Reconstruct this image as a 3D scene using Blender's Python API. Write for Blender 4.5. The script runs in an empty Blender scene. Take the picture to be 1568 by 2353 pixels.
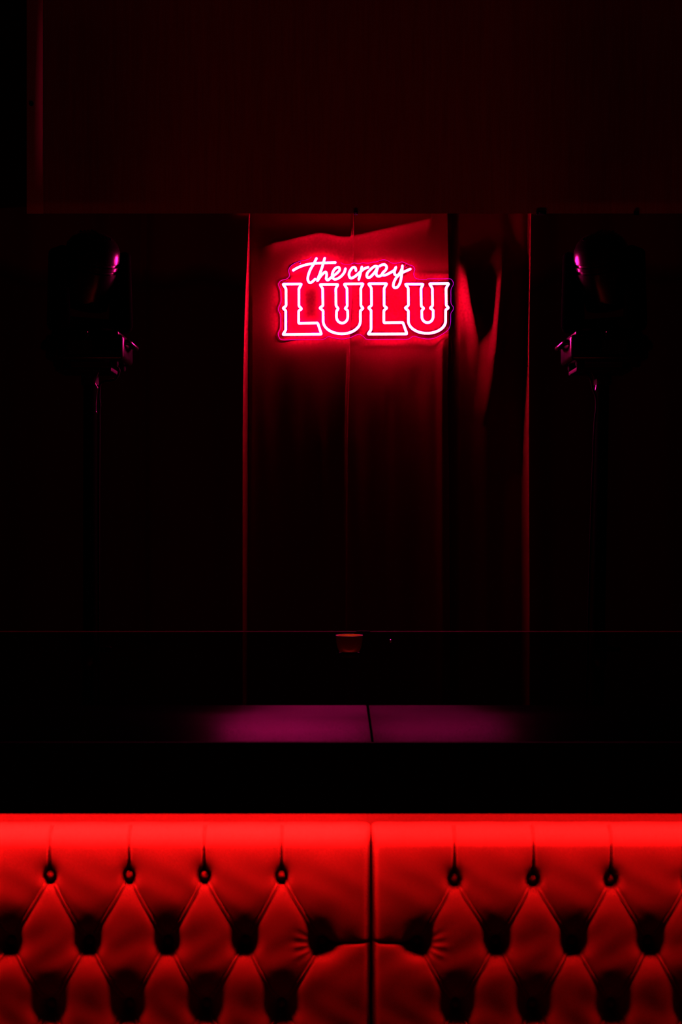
import bpy, bmesh, math, random
import numpy as np
from mathutils import Vector, Matrix

random.seed(7)
SC = bpy.context.scene
COL = SC.collection
F = 3268.0                      # focal length in pixels of a 1568 x 2353 frame
CX, CY, EYE = 784.0, 1176.0, 1.6

# ------------------------------------------------------------------ camera, world, exposure
cam_d = bpy.data.cameras.new('camera')
cam_d.sensor_fit = 'VERTICAL'
cam_d.sensor_height = 36.0
cam_d.lens = 36.0 * F / 2353.0
cam_d.clip_start = 0.05
cam_d.clip_end = 60
cam_d.dof.use_dof = True          # focused on the sign, the bench a touch soft
cam_d.dof.focus_distance = 6.14
cam_d.dof.aperture_fstop = 7.1
cam = bpy.data.objects.new('camera', cam_d)
COL.objects.link(cam)
cam.location = (0, 0, EYE)
cam.rotation_euler = (math.radians(90), 0, 0)
SC.camera = cam
SC.view_settings.view_transform = 'Standard'
SC.view_settings.look = 'None'
SC.view_settings.gamma = 1.0
SC.view_settings.exposure = 0.0
try:
    SC.view_settings.use_curve_mapping = False
except Exception:
    pass
world = bpy.data.worlds.new('World')
SC.world = world
world.use_nodes = True
world.node_tree.nodes['Background'].inputs[0].default_value = (1.0, 0.35, 0.35, 1)
world.node_tree.nodes['Background'].inputs[1].default_value = 0.0015

NEON = (350.0, 3.6, 72.0)       # pink-red silicone neon tube
LED_RGB = (1.0, 0.0042, 0.0040)
LED_LEFT, LED_RIGHT = 3200.0, 2100.0
UPLIGHT = 4.1                   # watts, added red fill bar on the floor behind the booth


def at(px, py, Y):
    """point on the plane at distance Y that the camera sees at pixel px, py"""
    return Vector(((px - CX) / F * Y, Y, EYE - (py - CY) / F * Y))


# ------------------------------------------------------------------ helpers
def tag(o, label=None, cat=None, group=None, kind=None):
    if label: o['label'] = label
    if cat: o['category'] = cat
    if group: o['group'] = group
    if kind: o['kind'] = kind
    return o


def empty(name, loc=(0, 0, 0), rz=0.0):
    o = bpy.data.objects.new(name, None)
    o.empty_display_size = 0.05
    COL.objects.link(o)
    o.location = loc
    o.rotation_euler = (0, 0, rz)
    return o


def obj(name, bm, mat, parent=None, smooth=True, loc=None):
    me = bpy.data.meshes.new(name)
    bmesh.ops.recalc_face_normals(bm, faces=bm.faces[:])
    bm.to_mesh(me)
    bm.free()
    if smooth:
        me.polygons.foreach_set('use_smooth', [True] * len(me.polygons))
        try:
            me.set_sharp_from_angle(angle=math.radians(38))
        except Exception:
            pass
    me.materials.append(mat)
    o = bpy.data.objects.new(name, me)
    COL.objects.link(o)
    if parent: o.parent = parent
    if loc is not None: o.location = loc
    return o


def add_box(bm, lo, hi, bev=0.0, seg=2, mat=None):
    lo, hi = Vector(lo), Vector(hi)
    r = bmesh.ops.create_cube(bm, size=1.0)
    vs = r['verts']
    for v in vs:
        v.co = Vector((lo[i] + (v.co[i] + .5) * (hi[i] - lo[i]) for i in range(3)))
    if bev > 0:
        es = list({e for v in vs for e in v.link_edges})
        rr = bmesh.ops.bevel(bm, geom=es, offset=bev, segments=seg, affect='EDGES', profile=0.5)
        vs = list({v for f in rr['faces'] for v in f.verts} | {v for v in vs if v.is_valid})
    if mat is not None:
        for v in vs: v.co = mat @ v.co
    return vs


def box(lo, hi, bev=0.0, seg=2, mat=None):
    bm = bmesh.new()
    add_box(bm, lo, hi, bev, seg, mat)
    return bm


def catmull(pts, n=6, closed=False):
    P = [Vector(p) for p in pts]
    out = []
    m = len(P)
    rng = range(m) if closed else range(m - 1)
    for i in rng:
        p1, p2 = P[i], P[(i + 1) % m]
        p0 = P[i - 1] if (closed or i > 0) else p1 + (p1 - p2)
        p3 = P[(i + 2) % m] if (closed or i + 2 < m) else p2 + (p2 - p1)
        for k in range(n):
            t = k / n
            out.append(0.5 * ((2 * p1) + (p2 - p0) * t + (2 * p0 - 5 * p1 + 4 * p2 - p3) * t * t
                              + (3 * p1 - p0 - 3 * p2 + p3) * t ** 3))
    if not closed: out.append(P[-1])
    return out


def add_tube(bm, pts, r, sides=8, closed=False, caps=True):
    """a round tube swept along points; r a number or one per point"""
    P = [Vector(p) for p in pts]
    n = len(P)
    R = r if isinstance(r, (list, tuple)) else [r] * n
    tang = []
    for i in range(n):
        a = P[i - 1] if (closed or i > 0) else P[i]
        b = P[(i + 1) % n] if (closed or i < n - 1) else P[i]
        d1 = (P[i] - a); d2 = (b - P[i])
        if d1.length > 1e-9: d1.normalize()
        if d2.length > 1e-9: d2.normalize()
        t = d1 + d2
        tang.append(t.normalized() if t.length > 1e-6 else Vector((0, 0, 1)))
    ref = Vector((0, 1, 0)) if abs(tang[0].y) < 0.9 else Vector((1, 0, 0))
    rings = []
    u = (ref - tang[0] * ref.dot(tang[0])).normalized()
    for i in range(n):
        t = tang[i]
        u = (u - t * u.dot(t))
        u = u.normalized() if u.length > 1e-6 else Vector((1, 0, 0))
        w = t.cross(u)
        ring = []
        for k in range(sides):
            a = 2 * math.pi * k / sides
            ring.append(bm.verts.new(P[i] + (u * math.cos(a) + w * math.sin(a)) * R[i]))
        rings.append(ring)
    for i in range(n if closed else n - 1):
        A, B = rings[i], rings[(i + 1) % n]
        for k in range(sides):
            bm.faces.new((A[k], A[(k + 1) % sides], B[(k + 1) % sides], B[k]))
    if caps and not closed:
        for ring, t, c, rr in ((rings[0], -tang[0], P[0], R[0]), (rings[-1], tang[-1], P[-1], R[-1])):
            mid = [bm.verts.new(c + (v.co - c) * .7 + t * rr * .7) for v in ring]
            tip = bm.verts.new(c + t * rr)
            for k in range(sides):
                k2 = (k + 1) % sides
                bm.faces.new((ring[k], ring[k2], mid[k2], mid[k]))
                bm.faces.new((mid[k], mid[k2], tip))


def tube(pts, r, sides=8, closed=False, caps=True):
    bm = bmesh.new()
    add_tube(bm, pts, r, sides, closed, caps)
    return bm


def add_lathe(bm, prof, n=48, mat=None, close=True):
    """profile of (radius, z) turned about z"""
    rings = []
    for (r, z) in prof:
        if r < 1e-6:
            rings.append([bm.verts.new((0, 0, z))])
        else:
            rings.append([bm.verts.new((r * math.cos(2 * math.pi * k / n), r * math.sin(2 * math.pi * k / n), z)) for k in range(n)])
    for A, B in zip(rings[:-1], rings[1:]):
        for k in range(n):
            k2 = (k + 1) % n
            if len(A) == 1 and len(B) == 1: continue
            if len(A) == 1: bm.faces.new((A[0], B[k], B[k2]))
            elif len(B) == 1: bm.faces.new((A[k], A[k2], B[0]))
            else: bm.faces.new((A[k], A[k2], B[k2], B[k]))
    if mat is not None:
        for ring in rings:
            for v in ring: v.co = mat @ v.co


def lathe(prof, n=48, mat=None):
    bm = bmesh.new()
    add_lathe(bm, prof, n, mat)
    return bm


def grid_mesh(name, V, mat, parent=None):
    """V: numpy array rows x cols x 3 -> one quad-grid object"""
    nr, nc = V.shape[:2]
    me = bpy.data.meshes.new(name)
    idx = np.arange(nr * nc).reshape(nr, nc)
    q = np.stack([idx[:-1, :-1], idx[1:, :-1], idx[1:, 1:], idx[:-1, 1:]], -1).reshape(-1, 4)
    me.vertices.add(nr * nc)
    me.vertices.foreach_set('co', V.reshape(-1).astype(np.float32))
    me.loops.add(q.size)
    me.loops.foreach_set('vertex_index', q.reshape(-1).astype(np.int32))
    me.polygons.add(len(q))
    me.polygons.foreach_set('loop_start', np.arange(0, q.size, 4, dtype=np.int32))
    me.polygons.foreach_set('loop_total', np.full(len(q), 4, dtype=np.int32))
    me.polygons.foreach_set('use_smooth', np.ones(len(q), dtype=bool))
    me.update(calc_edges=True)
    me.validate()
    me.materials.append(mat)
    o = bpy.data.objects.new(name, me)
    COL.objects.link(o)
    if parent: o.parent = parent
    return o


# ------------------------------------------------------------------ materials
def principled(name, rgb, rough=0.5, spec=0.5, metal=0.0, **kw):
    m = bpy.data.materials.new(name)
    m.use_nodes = True
    b = m.node_tree.nodes['Principled BSDF']
    b.inputs['Base Color'].default_value = (*rgb, 1)
    b.inputs['Roughness'].default_value = rough
    b.inputs['Specular IOR Level'].default_value = spec
    b.inputs['Metallic'].default_value = metal
    for k, v in kw.items():
        b.inputs[k.replace('_', ' ')].default_value = v
    return m


def emit(name, rgb, s=1.0):
    m = bpy.data.materials.new(name)
    m.use_nodes = True
    nt = m.node_tree
    nt.nodes.clear()
    e = nt.nodes.new('ShaderNodeEmission')
    e.inputs[0].default_value = (*rgb, 1)
    e.inputs[1].default_value = s
    o = nt.nodes.new('ShaderNodeOutputMaterial')
    nt.links.new(e.outputs[0], o.inputs[0])
    return m


def add_noise_bump(m, scale=(1, 1, 1), nscale=200.0, strength=0.2, dist=0.001, detail=3.0):
    nt = m.node_tree
    b = nt.nodes['Principled BSDF']
    tc = nt.nodes.new('ShaderNodeTexCoord')
    mp = nt.nodes.new('ShaderNodeMapping')
    mp.inputs['Scale'].default_value = scale
    n = nt.nodes.new('ShaderNodeTexNoise')
    n.inputs['Scale'].default_value = nscale
    n.inputs['Detail'].default_value = detail
    bp = nt.nodes.new('ShaderNodeBump')
    bp.inputs['Strength'].default_value = strength
    bp.inputs['Distance'].default_value = dist
    nt.links.new(tc.outputs['Object'], mp.inputs[0])
    nt.links.new(mp.outputs[0], n.inputs['Vector'])
    nt.links.new(n.outputs[0], bp.inputs['Height'])
    nt.links.new(bp.outputs[0], b.inputs['Normal'])
    return n


def add_colour_noise(m, c1, c2, scale=(1, 1, 1), nscale=5.0, detail=4.0, lo=.3, hi=.7):
    nt = m.node_tree
    b = nt.nodes['Principled BSDF']
    tc = nt.nodes.new('ShaderNodeTexCoord')
    mp = nt.nodes.new('ShaderNodeMapping')
    mp.inputs['Scale'].default_value = scale
    n = nt.nodes.new('ShaderNodeTexNoise')
    n.inputs['Scale'].default_value = nscale
    n.inputs['Detail'].default_value = detail
    r = nt.nodes.new('ShaderNodeValToRGB')
    r.color_ramp.elements[0].position = lo
    r.color_ramp.elements[1].position = hi
    r.color_ramp.elements[0].color = (*c1, 1)
    r.color_ramp.elements[1].color = (*c2, 1)
    nt.links.new(tc.outputs['Object'], mp.inputs[0])
    nt.links.new(mp.outputs[0], n.inputs['Vector'])
    nt.links.new(n.outputs[0], r.inputs[0])
    nt.links.new(r.outputs[0], b.inputs['Base Color'])


def brushed(m, aniso):
    """fine grooves running left to right: highlights stretch towards the viewer"""
    nt = m.node_tree
    c = nt.nodes.new('ShaderNodeCombineXYZ')
    c.inputs[1].default_value = 1.0
    b = nt.nodes['Principled BSDF']
    b.inputs['Anisotropic'].default_value = aniso
    nt.links.new(c.outputs[0], b.inputs['Tangent'])


M_velvet = principled('curtain_velvet', (.12, .0015, .009), .9, .03)
add_noise_bump(M_velvet, (1, 1, 1), 90, .25, .002, 5)
M_leather = principled('red_upholstery', (.024, .020, .019), .8, .0)
add_noise_bump(M_leather, (1, 1, 1), 700, .05, .0003, 2)
M_black = principled('black_paint', (.003, .003, .003), .7, .02)
M_board = principled('dark_backboard', (.007, .006, .006), .8, .0)
M_plastic = principled('black_plastic', (.003, .003, .003), .22, .20)
M_rubber = principled('black_rubber', (.004, .004, .004), .7, .03)
M_metal = principled('black_steel', (.004, .004, .004), .7, .1)
M_matt = principled('matt_black_steel', (.0025, .0025, .0025), .95, .0)
M_shell = principled('textured_black_shell', (.003, .003, .003), .55, .0)
M_chrome = principled('bright_steel', (.6, .6, .6), .25, .5, 1.0)
M_glassl = principled('lens_glass', (.01, .01, .012), .03, .8)
M_wood = principled('stained_plywood', (.3, .16, .1), .75, .1)
add_colour_noise(M_wood, (.33, .16, .10), (.43, .23, .14), (14, 1, .6), 6, 5)
M_batten = principled('pine_batten', (.5, .28, .18), .75, .1)
M_wall = principled('dark_wall', (.02, .012, .010), .9, .05)
M_floor = principled('dark_floor', (.012, .010, .010), .5, .2)
M_ceil = principled('black_ceiling', (.006, .005, .005), .9, .05)
M_slab = principled('satin_countertop', (.0015, .0015, .0015), .31, .0027)
brushed(M_slab, .80)
M_slab2 = principled('satin_countertop_right', (.001, .001, .001), .31, .0012)
brushed(M_slab2, .80)
M_neon = emit('neon_tube_light', NEON)
M_edge = emit('acrylic_lit_edge', (.72, .0, .55), 1.0)  # emission stands in for tube light carried out to the sheet's edge
M_led = emit('led_red', LED_RGB, LED_LEFT)
M_led2 = emit('led_red_dimmer', LED_RGB, LED_RIGHT)
M_cup = principled('red_glass_cup', (.10, .02, .01), .35, .5)
M_flame = emit('candle_flame', (1.0, .16, .01), 260.0)
M_wax = principled('candle_wax', (.7, .5, .35), .6, .2)
M_ind = emit('red_indicator_led', (1, .02, .15), 1.2)


def clear_mat(name, tint, gloss=0.05, rough=0.03):
    m = bpy.data.materials.new(name)
    m.use_nodes = True
    nt = m.node_tree
    nt.nodes.clear()
    t = nt.nodes.new('ShaderNodeBsdfTransparent')
    t.inputs[0].default_value = (*tint, 1)
    g = nt.nodes.new('ShaderNodeBsdfGlossy')
    g.inputs['Color'].default_value = (1, 1, 1, 1)
    g.inputs['Roughness'].default_value = rough
    mx = nt.nodes.new('ShaderNodeMixShader')
    mx.inputs[0].default_value = gloss
    o = nt.nodes.new('ShaderNodeOutputMaterial')
    nt.links.new(t.outputs[0], mx.inputs[1])
    nt.links.new(g.outputs[0], mx.inputs[2])
    nt.links.new(mx.outputs[0], o.inputs[0])
    return m


M_acrylic = clear_mat('clear_acrylic', (.96, .94, .96), .04, .08)
_nt = M_acrylic.node_tree                      # mirror-like at grazing angles, as any clear sheet
_lw = _nt.nodes.new('ShaderNodeLayerWeight')
_lw.inputs['Blend'].default_value = .5
_pw = _nt.nodes.new('ShaderNodeMath'); _pw.operation = 'POWER'; _pw.inputs[1].default_value = 5.0
_ma = _nt.nodes.new('ShaderNodeMath'); _ma.operation = 'MULTIPLY_ADD'; _ma.inputs[1].default_value = .96; _ma.inputs[2].default_value = .04
_nt.links.new(_lw.outputs['Facing'], _pw.inputs[0])
_nt.links.new(_pw.outputs[0], _ma.inputs[0])
_nt.links.new(_ma.outputs[0], [n for n in _nt.nodes if n.type == 'MIX_SHADER'][0].inputs[0])
M_tinted = clear_mat('smoked_glass', (.62, .58, .58), .03, .02)
M_rim = principled('polished_glass_edge', (.09, .012, .012), .6, .1)

# ------------------------------------------------------------------ the room
YB = 6.36
tag(obj('floor', box((-3.6, -1.2, -.05), (3.6, YB, 0)), M_floor, smooth=False), kind='structure')
tag(obj('ceiling', box((-3.6, -1.2, 4.40), (3.6, YB + .1, 4.45)), M_ceil, smooth=False), kind='structure')
tag(obj('wall_back', box((-3.6, YB, 0), (3.6, YB + .1, 4.40)), M_wall, smooth=False), kind='structure')
tag(obj('wall_left', box((-3.7, -1.2, 0), (-3.6, YB + .1, 4.40)), M_wall, smooth=False), kind='structure')
tag(obj('wall_right', box((3.6, -1.2, 0), (3.7, YB + .1, 4.40)), M_wall, smooth=False), kind='structure')

# wood cladding above the curtains
YW = 6.10
ZW = at(0, 490, YW).z
WL = {0: 'reddish plywood panel above the left stage light, next to the batten',
      1: 'widest plywood panel, high above the left half of the neon sign',
      2: 'plywood panel above the right half of the neon sign and the bright right curtain folds',
      3: 'plywood panel in the top right corner, above the right stage light'}
for i, (a, b) in enumerate(((101, 392.3), (392.35, 915.3), (915.35, 1344.3), (1344.35, 2080))):
    x0, x1 = at(a, 0, YW).x, at(b, 0, YW).x
    o = obj('plywood_panel', box((x0, YW, ZW), (x1, YW + .007, 4.395)), M_wood)
    for v in o.data.vertices:              # lower edge mitred upwards behind
        if v.co.y > YW + .004 and v.co.z < ZW + .01: v.co.z += .007
    tag(o, WL[i], 'wood panel', 'plywood panels above the curtains')
x0, x1 = at(60, 0, YW - .012).x, at(99, 0, YW - .012).x
bt = obj('wooden_batten', box((x0, YW - .005, ZW), (x1, YW + .007, 4.395), .003, 2), M_batten)
tag(bt, 'narrow upright wooden batten with a dark bolt hole at the left end of the plywood', 'batten')
c = at(72, 238, YW - .006)
obj('bolt_head', lathe([(0, .006), (.006, .006), (.010, .003), (.010, -.002), (0, -.002)], 12,
    Matrix.Translation(c) @ Matrix.Rotation(math.radians(90), 4, 'X')), M_black, bt)
x0, x1 = -3.55, at(58.5, 0, 6.2).x
tag(obj('trim_1', box((x0, 6.18, ZW), (x1, 6.22, 4.395)), principled('dark_board', (.045, .035, .02), .8, .05), smooth=False), kind='structure')
# header rail that carries cladding and curtains
tag(obj('trim_2', box((-3.55, YW + .0075, ZW + .035), (3.55, YW + .03, 4.395)), M_wall, smooth=False), kind='structure')

CL = ['small dark clip on the plywood edge directly above the centre curtain seam',
      'wide dark clip on the plywood edge between the neon sign and the right stage light',
      'small dark clip on the plywood edge above the right stage light']
for (px, w), lab in zip(((818, .009), (1244, .022), (1463, .011)), CL):
    p = at(px, 488, YW - .006)
    bm = box((p.x - w, p.y - .008, p.z - .010), (p.x + w, p.y + .006, p.z + .006), .003, 2)
    add_box(bm, (p.x - w * .5, p.y - .013, p.z - .006), (p.x + w * .5, p.y - .008, p.z + .002), .002, 1)
    tag(obj('curtain_clip', bm, M_black), lab, 'clip', 'clips along the plywood edge')

# ------------------------------------------------------------------ curtains
KC = 6.2 / F


def interp(py, pts):
    a = np.array(pts, float)
    return np.interp(py, a[:, 0], a[:, 1])


def smooth(t):
    t = np.clip(t, 0, 1)
    return t * t * (3 - 2 * t)


PY = np.concatenate([np.arange(478, 1000, 4.0), np.arange(1000, 1640, 10.0), np.arange(1640, 2019, 20.0)])


def curtain(name, left, right, nu, height, label, dens=None):
    """left/right: (py, px) polylines of the edges; height(PX, PYY) -> metres towards the camera from Y=6.2"""
    u = np.linspace(0, 1, nu) if dens is None else dens
    L = interp(PY, left)[:, None]
    R = interp(PY, right)[:, None]
    X = L + (R - L) * u[None, :]
    P = np.repeat(PY[:, None], X.shape[1], 1)
    H = height(X, P, u[None, :] + 0 * X)
    V = np.stack([(X - CX) * KC, 6.2 - H, EYE - (P - CY) * KC], -1)
    o = grid_mesh(name, V, M_velvet)
    md = o.modifiers.new('cloth', 'SOLIDIFY')
    md.thickness = .003
    md.offset = -1
    tag(o, label, 'curtain', 'dark red stage curtains along the back wall')
    return o


def wob(X, P, s):
    """small natural unevenness of hanging cloth, taut behind the sign"""
    q = np.clip(np.hypot((X - 840) / 330., (P - 690) / 190.) - .75, .12, 1)
    return q * (.0022 * np.sin(X / 23. + P / 160. + s) + .0016 * np.sin(X / 9.5 - P / 210. + 2 * s)
            + .0030 * np.sin(X / 61. + P / 420. + 3 * s))


# left panel: rounded leading edge at px ~570 that faces the sign
E1 = [(478, 578.5), (500, 577.5), (560, 576.5), (620, 575.5), (720, 574.5), (850, 574), (1000, 573.5), (1640, 573), (2050, 572)]
W1 = [(478, .6), (520, 2), (600, 4), (680, 7), (800, 10), (900, 11.5), (1000, 12), (1300, 12), (1640, 12)]


def h_left(X, P, u):
    e = interp(P, E1)
    w = interp(P, W1)
    d = e - X
    h = .092 - .052 * (.35 * smooth((X - (e - w)) / w) + .65 * np.clip((X - (e - w)) / w, 0, 1))
    # broad folds to the left
    h += -.040 * smooth((d - 12) / 90.) + .030 * smooth((d - 120) / 60.) * (1 - smooth((d - 215) / 40))
    h += .028 * smooth((d - 236) / 10.) * np.exp(-np.clip(d - 246, 0, None) / 60.)
    h += .022 * np.sin(d / 34.) * smooth((d - 300) / 60.)
    return h + wob(X, P, 1.0) * smooth(d / 30.)


u1 = np.unique(np.concatenate([np.linspace(0, .93, 330), np.linspace(.93, .986, 90), np.linspace(.986, 1, 60)]))
curtain('stage_curtain', [(0, -700), (3000, -700)], E1, 0, h_left,
        'dark curtain behind the left stage light, its right edge a glowing red fold', u1)

# panel with the left half of the sign in front
S2 = [(478, 817), (520, 816), (600, 814.5), (700, 812), (760, 808), (900, 804), (1000, 801.5), (1200, 800), (1640, 799), (2050, 798)]


def crest(X, P):
    """slack fold lying obliquely over the sign"""
    line = 588 - (X - 640) * .225 - 24 * (1 - smooth((X - 725) / 80.))
    d = P - line                                   # below the line positive
    kk_ = smooth((X - 592) / 40.) * (1 - smooth((X - (985 - (P - 515) * .28)) / 9.))
    return kk_ * .019 * np.exp(-np.clip(d, 0, None) / 14.) * smooth((d + 70) / 72.)


def h_mid1(X, P, u):
    e = interp(P, E1)
    h = .0465 + .005 * np.exp(-np.abs(X - e - 6) / 24.) * smooth((P - 640) / 120) * smooth((1400 - P) / 600) * smooth((X - e + 2) / 10.) - .004 * (1 - smooth((X - e + 3) / 5.))
    h = h + .004 * smooth((X - 640) / 50.) + crest(X, P)
    h += .006 * smooth((X - 690) / 60.) * (1 - smooth((X - 760) / 40.)) * smooth((P - 820) / 200.)
    s = interp(P, S2)
    h = h - .028 * smooth((X - (s - 3.6)) / 3.6) + .008 * np.exp(-((X - s + 5) / 3.) ** 2) * smooth(np.abs(P - 685) / 60. - 1.6)
    return h + wob(X, P, 2.2) * .8


u2 = np.unique(np.concatenate([np.linspace(0, .97, 150), np.linspace(.97, 1, 30)]))
curtain('stage_curtain', [(p, x - 14) for p, x in E1], S2, 0, h_mid1,
        'dark curtain behind the left half of the neon sign, before the centre seam', u2)

E3 = [(478, 1031), (640, 1034), (760, 1034), (900, 1031), (1100, 1035), (1640, 1038), (2050, 1038)]


def h_mid2(X, P, u):
    h = .036 + crest(X, P) * 1.25 + 0 * X
    h += .010 * np.exp(-((X - 890 + (P - 900) * .02) / 16.) ** 2) * smooth((P - 790) / 120.)
    h += .012 * np.exp(-((X - 1016) / 10.) ** 2) * smooth((P - 760) / 40.)
    h += -.008 * np.exp(-((X - 955) / 20.) ** 2) * smooth((P - 800) / 100.)
    e = interp(P, E3)
    h -= .040 * smooth((X - (e - 4)) / 4.)
    return h + wob(X, P, 4.0)


u3 = np.unique(np.concatenate([np.linspace(0, .97, 150), np.linspace(.97, 1, 24)]))
curtain('stage_curtain', [(p, x - 10) for p, x in S2], E3, 0, h_mid2,
        'dark curtain behind the right half of the neon sign, after the centre seam', u3)

# right panel: three lit folds
F1 = [(478, 1046), (620, 1048), (700, 1060), (780, 1078), (860, 1088), (1640, 1092), (2050, 1092)]
F2 = [(478, 1158), (540, 1156), (640, 1148), (760, 1138), (850, 1132), (950, 1120), (1640, 1112), (2050, 1112)]
F3 = [(478, 1214), (620, 1212), (700, 1210.5), (800, 1209.5), (1000, 1209), (1400, 1211), (1640, 1211), (2050, 1211)]
W3 = [(478, 1.0), (600, 2.2), (700, 4.5), (800, 8), (1000, 12), (1300, 13), (1640, 13)]


def h_right(X, P, u):
    f1, f2, f3, w3 = interp(P, F1), interp(P, F2), interp(P, F3), interp(P, W3)
    a1 = interp(P, [(480, 0), (590, 0.0), (640, .050), (740, .050), (860, .004), (2050, 0)])
    a2 = interp(P, [(480, .004), (560, .022), (650, .066), (820, .066), (980, .012), (2050, .004)])
    h = .016 - .030 * smooth((625 - P) / 70.) * (1 - smooth((X - 1165) / 40.)) - (.085 - .05 * smooth((P - 780) / 80.)) * (1 - smooth((X - 1040) / 18.)) + 0 * X
    h += a1 * smooth((X - (f1 - 12)) / 32.) * (1 - smooth((X - (f1 + 21)) / 34.))
    h += a2 * smooth((X - (f2 - 36)) / 38.) * (1 - smooth((X - (f2 + 2)) / 30.))
    h += .084 * smooth((X - (f3 - w3)) / w3) * (1 - .75 * smooth((X - f3 - 3) / 70.))
    h += .020 * np.sin((X - 1290) / 30.) * smooth((X - 1290) / 60.)
    return h + wob(X, P, 5.0) * (.6 + .6 * smooth((X - 1230) / 50.))


xs = np.unique(np.concatenate([np.linspace(1028, 1185, 120), np.linspace(1185, 1222, 90), np.linspace(1222, 2300, 330)]))
curtain('stage_curtain', [(0, 1028), (3000, 1028)], [(0, 2300), (3000, 2300)], 0, h_right,
        'dark curtain behind the right stage light, with diagonal red folds just right of the sign', (xs - 1028) / (2300 - 1028))

# ------------------------------------------------------------------ neon sign
YT, YBD = 6.1425, 6.1480


def c1(p): return at(620 + p[0] / 6.817, 560 + p[1] / 6.817, YT)
def c2(p): return at(830 + p[0] / 6.817, 560 + p[1] / 6.817, YT)


def arc(cx, cy, rx, ry, a0, a1, n=14):
    return [(cx + rx * math.cos(math.radians(a0 + (a1 - a0) * i / n)), cy + ry * math.sin(math.radians(a0 + (a1 - a0) * i / n))) for i in range(n + 1)]


def rounded(P, r=.0035):
    """closed polyline with its corners slightly eased"""
    out = []
    n = len(P)
    for i in range(n):
        a, b, c = P[i - 1], P[i], P[(i + 1) % n]
        d1, d2 = (a - b), (c - b)
        l1, l2 = min(r, d1.length * .4), min(r, d2.length * .4)
        p1, p2 = b + d1.normalized() * l1, b + d2.normalized() * l2
        out += [p1, (p1 + p2 + 2 * b) / 4, p2]
    return out


LU1 = [(208, 630), (500, 628), (458, 702), (458, 972), (503, 1018), (455, 1047), (454, 1245), (752, 1238), (812, 1414), (208, 1420),
       (252, 1348), (252, 1043), (208, 1006), (258, 970), (256, 700)]
UU1 = ([(788, 635), (1072, 634), (1036, 700), (1040, 970), (1078, 1016), (1048, 1048), (1046, 1140)] + arc(1135, 1140, 89, 100, 165, 15)
       + [(1225, 1140), (1222, 1040), (1180, 1012), (1215, 975), (1212, 700), (1165, 628), (1468, 624), (1428, 695), (1430, 970), (1467, 1010), (1422, 1043)]
       + arc(1130, 1208, 292, 200, 0, 180, 22) + [(838, 1045), (784, 1004), (835, 968), (830, 700)])
LU2 = [(115, 624), (406, 622), (362, 695), (362, 970), (407, 1003), (358, 1043), (358, 1235), (657, 1231), (720, 1410), (110, 1413),
       (158, 1343), (158, 1040), (114, 1000), (165, 965), (162, 690)]
UU2 = ([(693, 630), (976, 630), (940, 695), (944, 975), (986, 1010), (952, 1042), (954, 1140)] + arc(1042, 1135, 89, 98, 165, 15)
       + [(1131, 1140), (1132, 1037), (1082, 1006), (1122, 970), (1118, 695), (1072, 624), (1376, 620), (1332, 695), (1336, 965), (1373, 1000), (1327, 1035)]
       + arc(1034, 1208, 292, 192, 0, 180, 22) + [(742, 1045), (690, 1003), (744, 965), (740, 690)])

sign = empty('neon_sign', at(840, 700, YBD + .004))
tag(sign, 'glowing pink-red neon sign reading the crazy LULU, hanging in front of the dark curtains', 'neon sign')
OFF = -sign.location


def sh(bm):
    for v in bm.verts: v.co += OFF
    return bm


TR = .0050
M_house = principled('tube_housing', (.03, .012, .02), .6, .1)


def shell(pts, closed, half=72, r0=.00506, r1=.0056, seg=6):
    """opaque silicone channel hugging the back of a tube"""
    bm = bmesh.new()
    P = [Vector(p) for p in pts]
    n = len(P)
    rings = []
    Yv = Vector((0, 1, 0))
    for i in range(n):
        a = P[i - 1] if (closed or i > 0) else P[i]
        b = P[(i + 1) % n] if (closed or i < n - 1) else P[i]
        t = (P[i] - a).normalized() + (b - P[i]).normalized()
        t = t.normalized() if t.length > 1e-6 else Vector((1, 0, 0))
        w = t.cross(Yv).normalized()
        u = w.cross(t)
        ring = []
        for r_, order in ((r0, range(seg + 1)), (r1, range(seg, -1, -1))):
            for k in order:
                an = math.radians(-half + 2 * half * k / seg)
                ring.append(bm.verts.new(P[i] + (u * math.cos(an) + w * math.sin(an)) * r_))
        rings.append(ring)
    m = len(rings[0])
    for i in range(n if closed else n - 1):
        A, B = rings[i], rings[(i + 1) % n]
        for k in range(m):
            bm.faces.new((A[k], A[(k + 1) % m], B[(k + 1) % m], B[k]))
    return bm


for pts, fn in ((LU1, c1), (UU1, c1), (LU2, c2), (UU2, c2)):
    P = rounded([fn(p) for p in pts])
    lt = obj('letter_tube', sh(tube(P, TR, 8, True)), M_neon, sign)
    obj('tube_housing', sh(shell(P, True)), M_house, lt)

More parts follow.
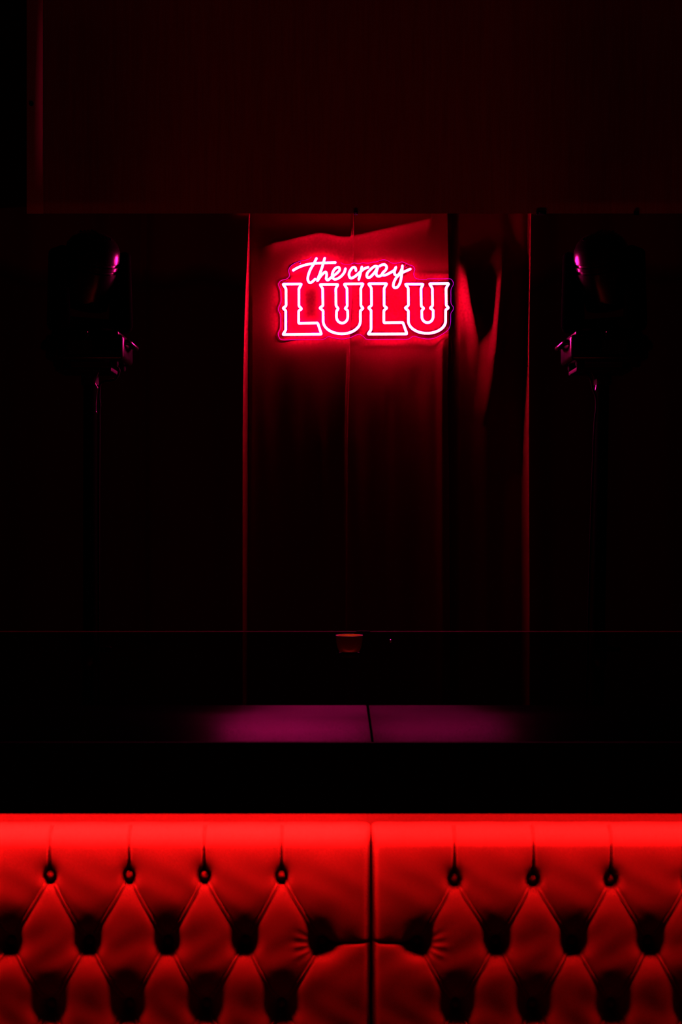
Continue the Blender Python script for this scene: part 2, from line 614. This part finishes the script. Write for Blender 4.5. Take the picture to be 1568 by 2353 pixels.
script = [
    (c1, [(370, 412), (430, 378), (520, 340), (640, 312), (800, 300), (920, 296), (1028, 292)]),
    (c1, [(733, 230), (690, 315), (640, 400), (606, 490), (598, 560), (626, 608), (668, 593), (713, 552)]),
    (c1, [(862, 227), (832, 335), (792, 455), (746, 580), (800, 505), (850, 455), (884, 445), (893, 495), (886, 545), (910, 568), (955, 535),
          (1010, 493), (1065, 450), (1097, 405), (1080, 367), (1030, 385), (992, 440), (980, 505), (1008, 552), (1060, 547), (1120, 508), (1168, 450), (1188, 390)]),
    (c1, [(1352, 415), (1342, 375), (1305, 368), (1262, 420), (1243, 485), (1270, 535), (1320, 520), (1385, 470), (1440, 420), (1490, 385), (1542, 366)]),
    (c1, [(1445, 362), (1425, 450), (1397, 555)]),
    (c2, [(262, 358), (215, 352), (150, 400), (96, 465), (98, 522), (145, 520), (210, 450), (262, 370), (240, 440), (243, 490), (275, 508), (318, 492),
          (345, 450), (385, 410), (402, 365), (375, 328), (335, 328), (298, 345)]),
    (c2, [(330, 488), (380, 488), (450, 455), (520, 412), (548, 362), (525, 425), (530, 478), (568, 492), (610, 455), (640, 395)]),
    (c2, [(648, 345), (642, 430), (632, 520), (612, 610), (575, 672), (532, 688), (506, 658), (520, 590), (565, 515), (640, 455), (715, 420), (772, 394)]),
]
for i, (fn, pts) in enumerate(script):
    P = catmull([fn(p) + Vector((0, -.0012 * (i % 3), 0)) for p in pts], 5)
    stt = obj('script_tube', sh(tube(P, TR * .98, 8)), M_neon, sign)
    obj('tube_housing', sh(shell(P, False)), M_house, stt)

OUT1 = [(140, 640), (160, 590), (200, 565), (260, 550), (310, 500), (298, 420), (320, 360), (380, 310), (480, 268), (600, 243), (660, 200), (720, 163),
        (790, 172), (870, 160), (930, 190), (980, 215), (1050, 218), (1100, 265), (1140, 310), (1240, 322), (1320, 298), (1390, 310), (1450, 297)]
OUT2 = [(120, 300), (180, 285), (240, 280), (310, 255), (370, 248), (430, 270), (490, 300), (590, 296), (640, 280), (700, 300), (760, 328), (810, 345),
        (843, 395), (826, 470), (850, 530), (900, 550), (1010, 558), (1060, 546), (1250, 546), (1390, 546), (1430, 570), (1448, 630), (1412, 710), (1410, 820), (1412, 930), (1448, 990),
        (1440, 1040), (1408, 1090), (1405, 1220), (1375, 1330), (1280, 1410), (1150, 1475), (1040, 1488), (930, 1470), (820, 1445), (740, 1490), (600, 1492), (350, 1494), (100, 1494), (50, 1460), (0, 1425)]
OUT3 = [(1380, 1418), (1250, 1470), (1125, 1490), (1000, 1470), (920, 1450), (830, 1495), (600, 1497), (400, 1499), (200, 1500), (150, 1465), (135, 1400), (172, 1320), (174, 1200), (172, 1110),
        (135, 1020), (178, 910), (178, 800), (172, 730)]
outline = [at(620 + x / 6.817, 560 + y / 6.817, YBD) for x, y in OUT1] + [at(830 + x / 6.817, 560 + y / 6.817, YBD) for x, y in OUT2] \
    + [at(620 + x / 6.817, 560 + y / 6.817, YBD) for x, y in OUT3]
outline = catmull(outline, 4, True)
bm = bmesh.new()
fv = [bm.verts.new(p + OFF) for p in outline]
face = bm.faces.new(fv)
r = bmesh.ops.extrude_face_region(bm, geom=[face])
for v in r['geom']:
    if isinstance(v, bmesh.types.BMVert): v.co.y += .003
bmesh.ops.triangulate(bm, faces=[f for f in bm.faces if len(f.verts) > 4])
board = obj('backing_board', bm, M_acrylic, sign, smooth=False)
board['label'] = 'clear acrylic backing board cut around the lettering'
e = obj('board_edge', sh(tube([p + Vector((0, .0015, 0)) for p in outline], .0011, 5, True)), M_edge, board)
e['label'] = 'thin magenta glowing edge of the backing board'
# hanging screws and the power lead
for px, py in ((690, 604), (933, 612)):
    p = at(px, py, YBD) + OFF
    bm = lathe([(0, .006), (.003, .006), (.0042, .004), (.0042, 0), (.002, -.001), (.002, -.045), (0, -.045)], 12,
               Matrix.Translation(p) @ Matrix.Rotation(math.radians(90), 4, 'X'))
    obj('hanging_screw', bm, M_chrome, sign)

# ------------------------------------------------------------------ booth
YF = 2.715
ZC = EYE - 529 / F * YF                # countertop
ZF = EYE - 694 / F * YF                # lower edge of the fascia
YR = (EYE - ZC) * F / 444.0            # rear edge of the countertop
XJ = .0605
booth = empty('bar_booth', (0, 2.95, 0))
tag(booth, 'long black booth with a deep matt fascia between countertop and tufted bench', 'booth')
BO = Vector((0, -2.95, 0))


def bobj(name, bm, m, parent, sm=True):
    for v in bm.verts: v.co += BO
    return obj(name, bm, m, parent, sm)


bobj('fascia_board', box((-2.2, YF, ZF), (2.2, YF + .006, ZC - .0005), .001, 1), M_black, booth, False)
bobj('soffit_box', box((-2.2, YF + .0065, ZF + .014), (2.2, 2.803, ZC - .032)), M_black, booth, False)
bobj('back_panel', box((-2.2, 2.803, .0), (2.2, 2.822, ZC - .032)), M_board, booth, False)
bobj('side_panel', box((-2.2, 2.823, 0), (-2.17, YR - .02, ZC - .032)), M_black, booth, False)
bobj('side_panel', box((2.17, 2.823, 0), (2.2, YR - .02, ZC - .032)), M_black, booth, False)
bobj('inner_shelf', box((-2.169, 2.823, .55), (2.169, YR - .03, .575)), M_black, booth, False)

o = obj('countertop', box((-2.2, YF + .0065, ZC - .031), (XJ - .0018, YR, ZC), .0015, 2), M_slab)
tag(o, 'satin countertop slab left of the joint, catching a magenta sheen', 'countertop', 'countertop slabs on the booth')
o = obj('countertop', box((XJ + .0018, YF + .0065, ZC - .031), (2.2, YR, ZC), .0015, 2), M_slab2)
tag(o, 'satin countertop slab right of the joint, with a dimmer magenta sheen', 'countertop', 'countertop slabs on the booth')

for a, b, m, lab in ((-2.1, XJ - .004, M_led, 'brighter red LED strip tucked under the fascia above the left bench'),
                     (XJ + .004, 2.1, M_led2, 'dimmer red LED strip tucked under the fascia above the right bench')):
    r_ = empty('led_strip', ((a + b) / 2, YF + .0235, ZF + .0065))
    tag(r_, lab, 'LED strip', 'LED strips under the booth fascia')
    h = (b - a) / 2
    obj('channel', box((-h, -.0065, .0015), (h, .0065, .0050)), M_metal, r_, False)
    obj('diffuser', box((-h, -.006, -.001), (h, .006, .0014)), m, r_, False)

# low glass balustrade at the front of the stage area
YG = 4.90
ZG = EYE - 274 / F * YG
gs = empty('glass_balustrade', (0, YG, 0))
tag(gs, 'low smoked glass balustrade beyond the countertop, its top edge a thin red line', 'balustrade')
obj('base_rail', box((-2.6, -.04, 0), (2.6, .04, .11), .006, 2), M_black, gs, False)
obj('pane', box((-2.6, -.005, .1105), (2.6, .005, ZG - .0032)), M_tinted, gs, False)
for a, b in ((-2.6, at(819, 0, YG).x), (at(851, 0, YG).x, 2.6)):
    obj('top_edge', box((a, -.0052, ZG - .0031), (b, .0052, ZG), .0008, 1), M_rim, gs, False)
obj('edge_clip', box((at(820, 0, YG).x, -.008, ZG - .007), (at(850, 0, YG).x, .008, ZG + .001), .001, 1), M_black, gs, False)
p = at(898, 1472, YG) - gs.location
obj('glass_screw', lathe([(0, .007), (.004, .006), (.006, .002), (.006, 0), (0, 0)], 12,
    Matrix.Translation((p.x, -.0052, p.z)) @ Matrix.Rotation(math.radians(90), 4, 'X')), M_chrome, gs)

# small candle cup on a slim stand behind the screen
YK = 4.20
rc = at(803, 1459, YK)
kk = YK / F
stand = empty('candle_stand', (rc.x, YK, 0))
tag(stand, 'slim black pole stand under the small red cup, before the glass balustrade', 'stand')
zs = rc.z - 40 * kk
obj('base', lathe([(0, 0), (.15, 0), (.15, .008), (.03, .018), (.014, .03), (0, .03)], 40), M_metal, stand)
obj('pole', lathe([(0, .028), (.011, .028), (.011, zs - .012), (0, zs - .012)], 20), M_metal, stand)
obj('tray', lathe([(0, zs - .012), (.028, zs - .012), (.030, zs - .008), (.030, zs - .0005), (0, zs - .0005)], 30), M_metal, stand)
cup = empty('candle_cup', (rc.x, YK, zs))
tag(cup, 'small red cup with a faint orange glowing rim, far below the neon sign', 'cup')
R0, R1, HC = 22 * kk, 31 * kk, 40 * kk
obj('bowl', lathe([(0, 0), (R0 * .8, 0), (R0 * 1.05, .004), (R0 * 1.22, .014), (R1 * .96, HC * .6), (R1, HC), (R1 - .0022, HC), (R1 * .96 - .0028, HC * .6),
                   (R0 * 1.22 - .003, .016), (R0, .006), (0, .006)], 44), M_cup, cup)
obj('candle', lathe([(0, .0065), (.0195, .0065), (.0195, .021), (.017, .0225), (.004, .021), (0, .021)], 30), M_wax, cup)
obj('flame', lathe([(0, .023), (.0022, .026), (.0028, .030), (.0016, .036), (0, .040)], 12), M_flame, cup)

# added red fill light, hidden behind the booth, to lift plywood and curtains
bar = empty('added_fill_bar', (0, 3.95, 0))
tag(bar, 'added low red fill bar, unseen on the floor behind the booth', 'light bar')
obj('housing', box((-1.3, -.05, 0), (1.3, .05, .07), .006, 2), M_plastic, bar)
obj('window', box((-1.26, -.035, .0701), (1.26, .035, .074)), emit('fill_bar_red', (1, .03, .02), .02), bar, False)
ad = bpy.data.lights.new('added_fill_light', 'AREA')
ad.shape = 'RECTANGLE'
ad.size, ad.size_y = 2.5, .06
ad.energy = UPLIGHT
ad.color = (1, .035, .03)
ad.spread = math.radians(118)
ao = bpy.data.objects.new('added_fill_light', ad)
COL.objects.link(ao)
ao.parent = bar
ao.location = (0, 0, .078)
ao.rotation_euler = (math.radians(180 - 22), 0, 0)

# ------------------------------------------------------------------ tufted banquettes
YBACK = 2.802
YFR = 2.756                     # plane of the pillow tops
KB = 2.785 / F
ZTOP = EYE - 712.5 / F * 2.80   # crest of the top roll
AY, AZ = YBACK - YFR, .040


def bz(py): return EYE - (py - CY) * KB
def bx(px): return (px - CX) * KB


def profile(t):
    """arc length from the crest -> (Y, Z, nY, nZ) of the undisplaced backrest"""
    L = math.pi / 2 * math.sqrt((AY * AY + AZ * AZ) / 2)
    a = np.clip(t / L, 0, 1) * math.pi / 2
    Y = YBACK - AY * np.sin(a)
    Z = ZTOP - AZ + AZ * np.cos(a) - np.clip(t - L, 0, None)
    ny, nz = -np.sin(a) / AY, np.cos(a) / AZ
    n = np.sqrt(ny * ny + nz * nz)
    return Y, Z, ny / n, nz / n


LARC = math.pi / 2 * math.sqrt((AY * AY + AZ * AZ) / 2)


def t_of_z(z): return LARC + (ZTOP - AZ - z)


def seg_dist(X, T, a, b):
    ax, at_ = a
    dx, dt = b[0] - ax, b[1] - at_
    L2 = dx * dx + dt * dt
    s = np.clip(((X - ax) * dx + (T - at_) * dt) / L2, 0, 1)
    return np.sqrt((X - ax - s * dx) ** 2 + (T - at_ - s * dt) ** 2), s


def bilinear(A, xs, ts, X, T):
    fx = np.clip((X - xs[0]) / (xs[1] - xs[0]), 0, len(xs) - 1.001)
    ft = np.clip((T - ts[0]) / (ts[1] - ts[0]), 0, len(ts) - 1.001)
    ix, it = fx.astype(int), ft.astype(int)
    fx, ft = fx - ix, ft - it
    return (A[it, ix] * (1 - fx) * (1 - ft) + A[it, ix + 1] * fx * (1 - ft) + A[it + 1, ix] * (1 - fx) * ft + A[it + 1, ix + 1] * fx * ft)


def banquette(x0, x1, rows, edge_pleat, label, seam_side):
    """rows: four lists of button px; row py fixed"""
    PYR = [2007 + (9 if seam_side < 0 else 0), 2160, 2306, 2455]
    B = [[(bx(p), t_of_z(bz(y))) for p in r] for r, y in zip(rows, PYR)]
    TMAX = t_of_z(.42)
    segs = []                                          # (a, b, kind)
    for (x, t) in B[0]: segs.append(((x, t), (x, .012), 'top'))
    for r in range(3):
        for (x, t) in B[r]:
            for (x2, t2) in B[r + 1]:
                if abs(x2 - x) < .115: segs.append(((x, t), (x2, t2), 'diag'))
    for (x, t) in B[3]: segs.append(((x, t), (x, TMAX), 'low'))
    es = x1 if seam_side > 0 else x0
    e = max(B[1], key=lambda q: q[0] * seam_side)
    segs.append((e, (es, e[1] + edge_pleat), 'edge'))
    btn = [q for r in B for q in r]
    # membrane on a coarse grid
    xs = np.arange(x0, x1 + .004, .004)
    ts = np.arange(0, TMAX + .004, .004)
    Xc, Tc = np.meshgrid(xs, ts)
    K = np.zeros_like(Xc)
    for a, b, k in segs:
        lo, hi = min(a[0], b[0]) - .02, max(a[0], b[0]) + .02
        m = (xs > lo) & (xs < hi)
        d, s = seg_dist(Xc[:, m], Tc[:, m], a, b)
        w = np.exp(-(d / .0038) ** 2) * 6.0
        if k == 'top': w = w * np.clip(1.0 - s, .02, 1) ** 1.6
        if k == 'edge': w = w * np.clip(1.15 - s, 0, 1)
        K[:, m] = np.maximum(K[:, m], w * .16)
    for (x, t) in btn:
        d = np.hypot(Xc - x, Tc - t)
        K = np.maximum(K, 8 * np.exp(-(d / .008) ** 4))
    U = np.zeros_like(Xc)
    for it in range(700):
        P = np.pad(U, 1, mode='edge')
        P[0, :] = P[1, :]
        U = (P[:-2, 1:-1] + P[2:, 1:-1] + P[1:-1, :-2] + P[1:-1, 2:] + .016) / (4 + K)
    ref = 1.35
    # fine grid
    dx = .0016
    nx, nt = int((x1 - x0) / dx), int(TMAX / dx)
    xf, tf = np.linspace(x0, x1, nx), np.linspace(0, TMAX, nt)
    X, T = np.meshgrid(xf, tf)
    Un = bilinear(U, xs, ts, X, T) / ref
    s = np.sqrt(1 - np.exp(-3.0 * np.clip(Un, 0, None)))
    rb = np.full_like(X, 9.)
    dep = np.zeros_like(X)
    for r in range(4):
        for (x, t) in B[r]:
            d = np.hypot(X - x, (T - t))
            dpt = (.020 if seam_side > 0 else .024, .035, .039, .039)[r]
            dt = np.where(T < t, (T - t) * (.90, 1.02, .98, .98)[r], (T - t) * 1.12)   # cloth pulls in slowly above a button, sharply below
            d1, d2 = np.hypot((X - x) * 1.08, dt), np.hypot((X - x) * .8, dt)
            g = .83 * np.exp(-(d1 / (.015, .0215, .0240, .0240)[r]) ** 1.7) + .17 * np.exp(-(d2 / .050) ** 1.7)
            dep += (dpt * g) ** 3
            rb = np.minimum(rb, d)
    dep = dep ** (1 / 3)
    base = .0075 * smooth((T - .05) / .05) + .003
    O = -dep * (.62 + .38 * (1 - s)) - base * (1 - s)
    O += .0
    for a, b, k in segs:
        lo, hi = min(a[0], b[0]) - .012, max(a[0], b[0]) + .012
        m = (xf > lo) & (xf < hi)
        d, q = seg_dist(X[:, m], T[:, m], a, b)
        if k in ('diag',):
            fade = smooth((rb[:, m] - .010) / .015)
            O[:, m] += fade * (.0022 * np.exp(-(d / .0020) ** 2) - .0010 * np.exp(-((d - .0042) / .0018) ** 2))
        elif k == 'top':
            O[:, m] -= .0085 * np.exp(-(d / .0026) ** 2) * (1 - .25 * q)
        elif k == 'edge':
            O[:, m] -= .004 * np.exp(-(d / .003) ** 2)
    # gathers radiating from the last button beside the seam
    ex, et = e
    d = np.hypot(X - ex, T - et)
    ang = np.arctan2(T - et, (ex - X) * seam_side)
    O += .0006 * np.sin(ang * 17) * np.exp(-((d - .040) / .016) ** 2) * (np.cos(ang - .35) > 0) * np.clip(np.cos(ang - .35), 0, 1) ** 2
    # both ends turn in where the next module begins
    for xe in (x0, x1):
        dd = np.abs(X - xe)
        O -= (.020 * np.exp(-(dd / .0042) ** 1.2) + .004 * np.exp(-dd / .02)) * (.22 + .78 * smooth((T - .015) / .05))
    # small irregularity of hand-made upholstery
    O += .0004 * np.sin(X * 61 + 3 * np.sin(T * 23)) * np.sin(T * 47 + 1.3 * seam_side)
    Y, Z, NY, NZ = profile(T)
    root = empty('banquette', ((x0 + x1) / 2, 2.50, 0))
    off = np.array([-(x0 + x1) / 2, -2.50, 0])
    V = np.stack([X, np.minimum(Y + NY * O, YBACK - .0005), Z + NZ * O], -1) + off
    # close the sides and the bottom against the back panel
    lc, rcx = V[:, :1].copy(), V[:, -1:].copy()
    lc[..., 1] = YBACK - 2.50
    rcx[..., 1] = YBACK - 2.50
    V = np.concatenate([lc, V, rcx], 1)
    bt_ = V[-1:].copy()
    bt_[..., 1] = YBACK - 2.50
    V = np.concatenate([V, bt_], 0)
    back = grid_mesh('backrest', V, M_leather, root)
    # buttons
    bmesh_btn = None
    for r in range(4):
        for (x, t) in B[r]:
            if not (x0 + .01 < x < x1 - .01): continue
            dpt = (.020 if seam_side > 0 else .024, .035, .039, .039)[r]
            z = ZTOP - AZ - (t - LARC)
            if bmesh_btn is None:
                bb = obj('button', lathe([(0, .0078), (.004, .0074), (.0080, .0052), (.0098, .0018), (.0092, -.001), (0, -.002)], 24,
                         Matrix.Rotation(math.radians(90), 4, 'X')), M_leather, back)
                bmesh_btn = bb.data
            else:
                bb = bpy.data.objects.new('button', bmesh_btn)
                COL.objects.link(bb)
                bb.parent = back
            bb.location = (x + off[0], YFR + dpt * 1.0 - 2.50 - (.0035 if r == 0 else .001), z)
    w = (x1 - x0) / 2
    obj('seat', box((-w + .004, -.28, .32), (w - .004, YFR - 2.50 - .002, .455), .03, 4), M_leather, root)
    obj('plinth', box((-w + .01, -.22, 0), (w - .01, YBACK - 2.50 - .002, .318)), M_black, root, False)
    return tag(root, label, 'bench', 'tufted benches along the booth')


# button columns in pixels, rows one to four
S = 177.5
lrow1 = [-412, -236, -58, 120, 301, 472, 649]
lrow2 = [-506, -328, -150, 27, 207, 387, 565, 742]
lrow3 = [-414, -236, -60, 118, 298, 475, 648]
lrow4 = [-506, -328, -150, 27, 207, 387, 565, 742]
rrow1 = [1043, 1223, 1400, 1578, 1756, 1934, 2112]
rrow2 = [958, 1140, 1315, 1490, 1668, 1846, 2024]
rrow3 = [1048, 1224, 1405, 1580, 1756, 1934, 2112]
rrow4 = [958, 1140, 1315, 1490, 1668, 1846, 2024]
XS = bx(853)
banquette(bx(-560), XS - .0012, [lrow1, lrow2, lrow3, lrow4], -.004,
          'brightly lit red button-tufted bench back left of the vertical seam', 1)
banquette(XS + .0012, bx(2180), [rrow1, rrow2, rrow3, rrow4], -.004,
          'slightly dimmer red button-tufted bench back right of the vertical seam', -1)

# ------------------------------------------------------------------ stage lights on stands
YS = 5.40
KS = YS / F


def stage_light(loc, label):
    """moving-head stage light; built for the left stand, head panned to the right"""
    t = empty('stage_light', loc)
    tag(t, label, 'stage light', 'stage lights on stands')
    # base: stacked tapered housing, moulded side handles, feet
    base = bmesh.new()
    add_box(base, (-.145, -.13, .022), (.145, .13, .118), .016, 4)
    add_box(base, (-.125, -.115, .112), (.125, .115, .134), .008, 3)
    for s in (-1, 1):                                 # slanted corner ribs of the moulded housing
        for q in (-1, 1):
            add_tube(base, [(s * .100, q * .128, .108), (s * .104, q * .130, .040)], .0085, 14)
            add_tube(base, [(s * .127, q * .118, .108), (s * .133, q * .120, .040)], .0085, 14)
    bo = obj('base', base, M_plastic, t)
    obj('display_panel', box((-.060, -.1325, .045), (.030, -.129, .095), .001, 1), M_glassl, bo, False)
    for k in range(4):
        obj('panel_button', lathe([(0, .003), (.005, .0025), (.006, 0), (0, 0)], 12,
            Matrix.Translation((.048 + .016 * (k % 2), -.130, .058 + .022 * (k // 2))) @ Matrix.Rotation(math.radians(90), 4, 'X')), M_rubber, bo)
    for s in (-1, 1):
        P = catmull([(s * .140, -.075, .095), (s * .158, -.070, .092), (s * .170, -.035, .082), (s * .172, 0, .080), (s * .170, .035, .082),
                     (s * .158, .070, .092), (s * .140, .075, .095)], 5)
        hb = tube(P, .0105, 10)
        obj('carry_handle', hb, M_plastic, t)
    for sx in (-1, 1):
        for sy in (-1, 1):
            obj('foot', lathe([(0, 0), (.014, 0), (.017, .006), (.017, .023), (0, .023)], 16, Matrix.Translation((sx * .105, sy * .09, 0))), M_rubber, t)
    # yoke, panned
    pan = Matrix.Rotation(math.radians(35), 4, 'Z')
    y = bmesh.new()
    add_lathe(y, [(0, .130), (.085, .130), (.090, .136), (.090, .148), (0, .148)], 40)
    add_box(y, (-.150, -.066, .142), (.150, .066, .188), .018, 4)
    for s in (-1, 1):
        lo, hi = (s * .150, s * .106)
        vs = add_box(y, (min(lo, hi), -.075, .150), (max(lo, hi), .075, .452), .020, 4)
        for v in vs:                                  # arms narrow towards the top
            f = smooth((v.co.z - .26) / .20)
            v.co.y *= 1 - .28 * float(f)
    for v in y.verts: v.co = pan @ v.co
    yo = obj('yoke', y, M_shell, t)
    for s in (-1, 1):
        cap = lathe([(0, .010), (.030, .008), (.038, .002), (.038, -.004), (0, -.004)], 30,
                    pan @ Matrix.Translation((s * .150, 0, .365)) @ Matrix.Rotation(math.radians(90 * s), 4, 'Y'))
        obj('pivot_cap', cap, M_shell, yo)
    # head
    tilt = pan @ Matrix.Translation((0, 0, .385)) @ Matrix.Rotation(math.radians(24), 4, 'X')
    hp = [(0, .138), (.030, .136), (.062, .126), (.086, .106), (.100, .080), (.1045, .055), (.1045, .040), (.098, .036), (.098, .030), (.1045, .026),
          (.1045, .014), (.098, .010), (.098, .004), (.1045, 0), (.1035, -.030), (.101, -.060), (.097, -.095), (.094, -.130), (.092, -.148), (.084, -.152), (.080, -.146), (0, -.146)]
    hd = obj('head', lathe(hp, 56, tilt), M_plastic, t)
    obj('lens', lathe([(0, -.158), (.040, -.156), (.068, -.150), (.079, -.1455), (0, -.1455)], 40, tilt), M_glassl, hd)
    fins = bmesh.new()
    for k in range(7):
        add_box(fins, (-.050 + k * .0145, -.050, .100), (-.044 + k * .0145, .040, .1400 - .003 * abs(k - 3)), .002, 1, tilt)
    obj('cooling_fins', fins, M_plastic, hd)
    # status lamp and power sockets
    obj('status_lamp', lathe([(0, .002), (.0012, .001), (.0012, 0), (0, 0)], 8, Matrix.Translation((.012, -.1165, .127)) @ Matrix.Rotation(math.radians(90), 4, 'X')), M_ind, bo)
    return t


def copy_tree(o, parent=None):
    cc = o.copy()
    COL.objects.link(cc)
    cc.parent = parent
    for ch in list(o.children): copy_tree(ch, cc)
    return cc


ZS = EYE - (848 - CY) * KS
pl = at(207, 850, YS)
pr = at(1388, 850, YS)
sl = stage_light((pl.x, YS, ZS), 'black moving-head stage light on the left stand, rim lit magenta on its right side')
sr = copy_tree(sl)
sr.location = (pr.x, YS, ZS)
sr.scale = (-1, 1, 1)
sr['label'] = 'black moving-head stage light on the right stand, rim lit magenta on its left side'


def light_stand(x, xb, label):
    t = empty('light_stand', (xb, YS, 0))
    tag(t, label, 'light stand', 'stands under the stage lights')
    dx = x - xb
    top = ZS
    obj('pole', tube([(0, 0, .10), (dx * .45, 0, 1.15)], .0262, 24), M_matt, t)
    obj('upper_pole', tube([(dx * .44, 0, 1.10), (dx, 0, top - .03)], .0252, 24), M_matt, t)
    obj('collar', tube([(dx * .42, 0, 1.03), (dx * .47, 0, 1.13)], .034, 24), M_plastic, t)
    obj('clamp_knob', tube([(dx * .45 + .03, 0, 1.08), (dx * .45 + .075, 0, 1.08)], .012, 12), M_plastic, t)
    p = bmesh.new()
    add_box(p, (dx - .115, -.09, top - .016), (dx + .095, .09, top - .0005), .004, 2)
    add_lathe(p, [(0, top - .06), (.033, top - .06), (.033, top - .016), (0, top - .016)], 24, Matrix.Translation((dx, 0, 0)))
    obj('top_plate', p, M_metal, t)
    for k in range(3):
        a = math.radians(90 + 120 * k)
        lg = obj('leg', tube([(.03 * math.cos(a), .03 * math.sin(a), .62), (.42 * math.cos(a), .42 * math.sin(a), .02)], .013, 12), M_metal, t)
        obj('rubber_foot', tube([(.40 * math.cos(a), .40 * math.sin(a), .042), (.425 * math.cos(a), .425 * math.sin(a), .018)], .018, 12), M_rubber, lg)
        obj('brace', tube([(.03 * math.cos(a), .03 * math.sin(a), .22), (.225 * math.cos(a), .225 * math.sin(a), .32)], .008, 8), M_metal, t)
    obj('leg_hub', tube([(0, 0, .19), (0, 0, .25)], .034, 20), M_plastic, t)
    obj('leg_hub', tube([(0, 0, .58), (dx * .2, 0, .66)], .036, 20), M_plastic, t)
    return t


light_stand(pl.x, at(205, 1500, YS).x, 'black pole stand carrying the left stage light')
light_stand(pr.x - .004, at(1367, 1560, YS).x, 'black pole stand carrying the right stage light, leaning slightly')


def px_tube(pts, r, Y=YS - .03, n=6):
    return tube(catmull([at(a, b, Y + (c[0] if c else 0)) for a, b, *c in pts], n), r, 10)


cb = obj('power_cable', px_tube([(262, 836, .0), (274, 850), (268, 868), (258, 874), (241, 876), (232, 880), (229, 890), (228, 915), (230, 930), (228, 945), (228, 1000), (227, 1200, .0), (227, 1640, .0)], .0042), M_rubber)
tag(cb, 'black cable looping below the left stage light and down its pole', 'cable', 'cables hanging down the stands')
obj('plug', tube([at(241, 876, YS - .022), at(261, 872.5, YS - .022)], .0062, 12), principled('satin_grey_plug', (.25, .25, .25), .3, .5, .8), cb)['label'] = 'shiny grey plug'
cb = obj('safety_wire', px_tube([(228, 850), (222, 866), (219, 880), (224, 893), (222, 905), (220, 942, .0), (223, 950)], .0020), M_chrome)
tag(cb, 'thin steel safety wire beside the left pole', 'wire', 'safety wires at the stands')
cb = obj('power_cable', px_tube([(1338, 836), (1345, 852), (1357, 868), (1362, 888), (1366, 900), (1370, 912), (1371, 940), (1366, 1000), (1356, 1300), (1348, 1640)], .0042), M_rubber)
tag(cb, 'black cable looping below the right stage light and down its pole', 'cable', 'cables hanging down the stands')
cb = obj('safety_wire', px_tube([(1357, 848), (1361, 858), (1366, 868), (1362, 876), (1365, 890), (1368, 899), (1371, 885), (1371, 870)], .0018), M_chrome)
tag(cb, 'thin steel safety wire bent in a narrow loop beside the right pole', 'wire', 'safety wires at the stands')
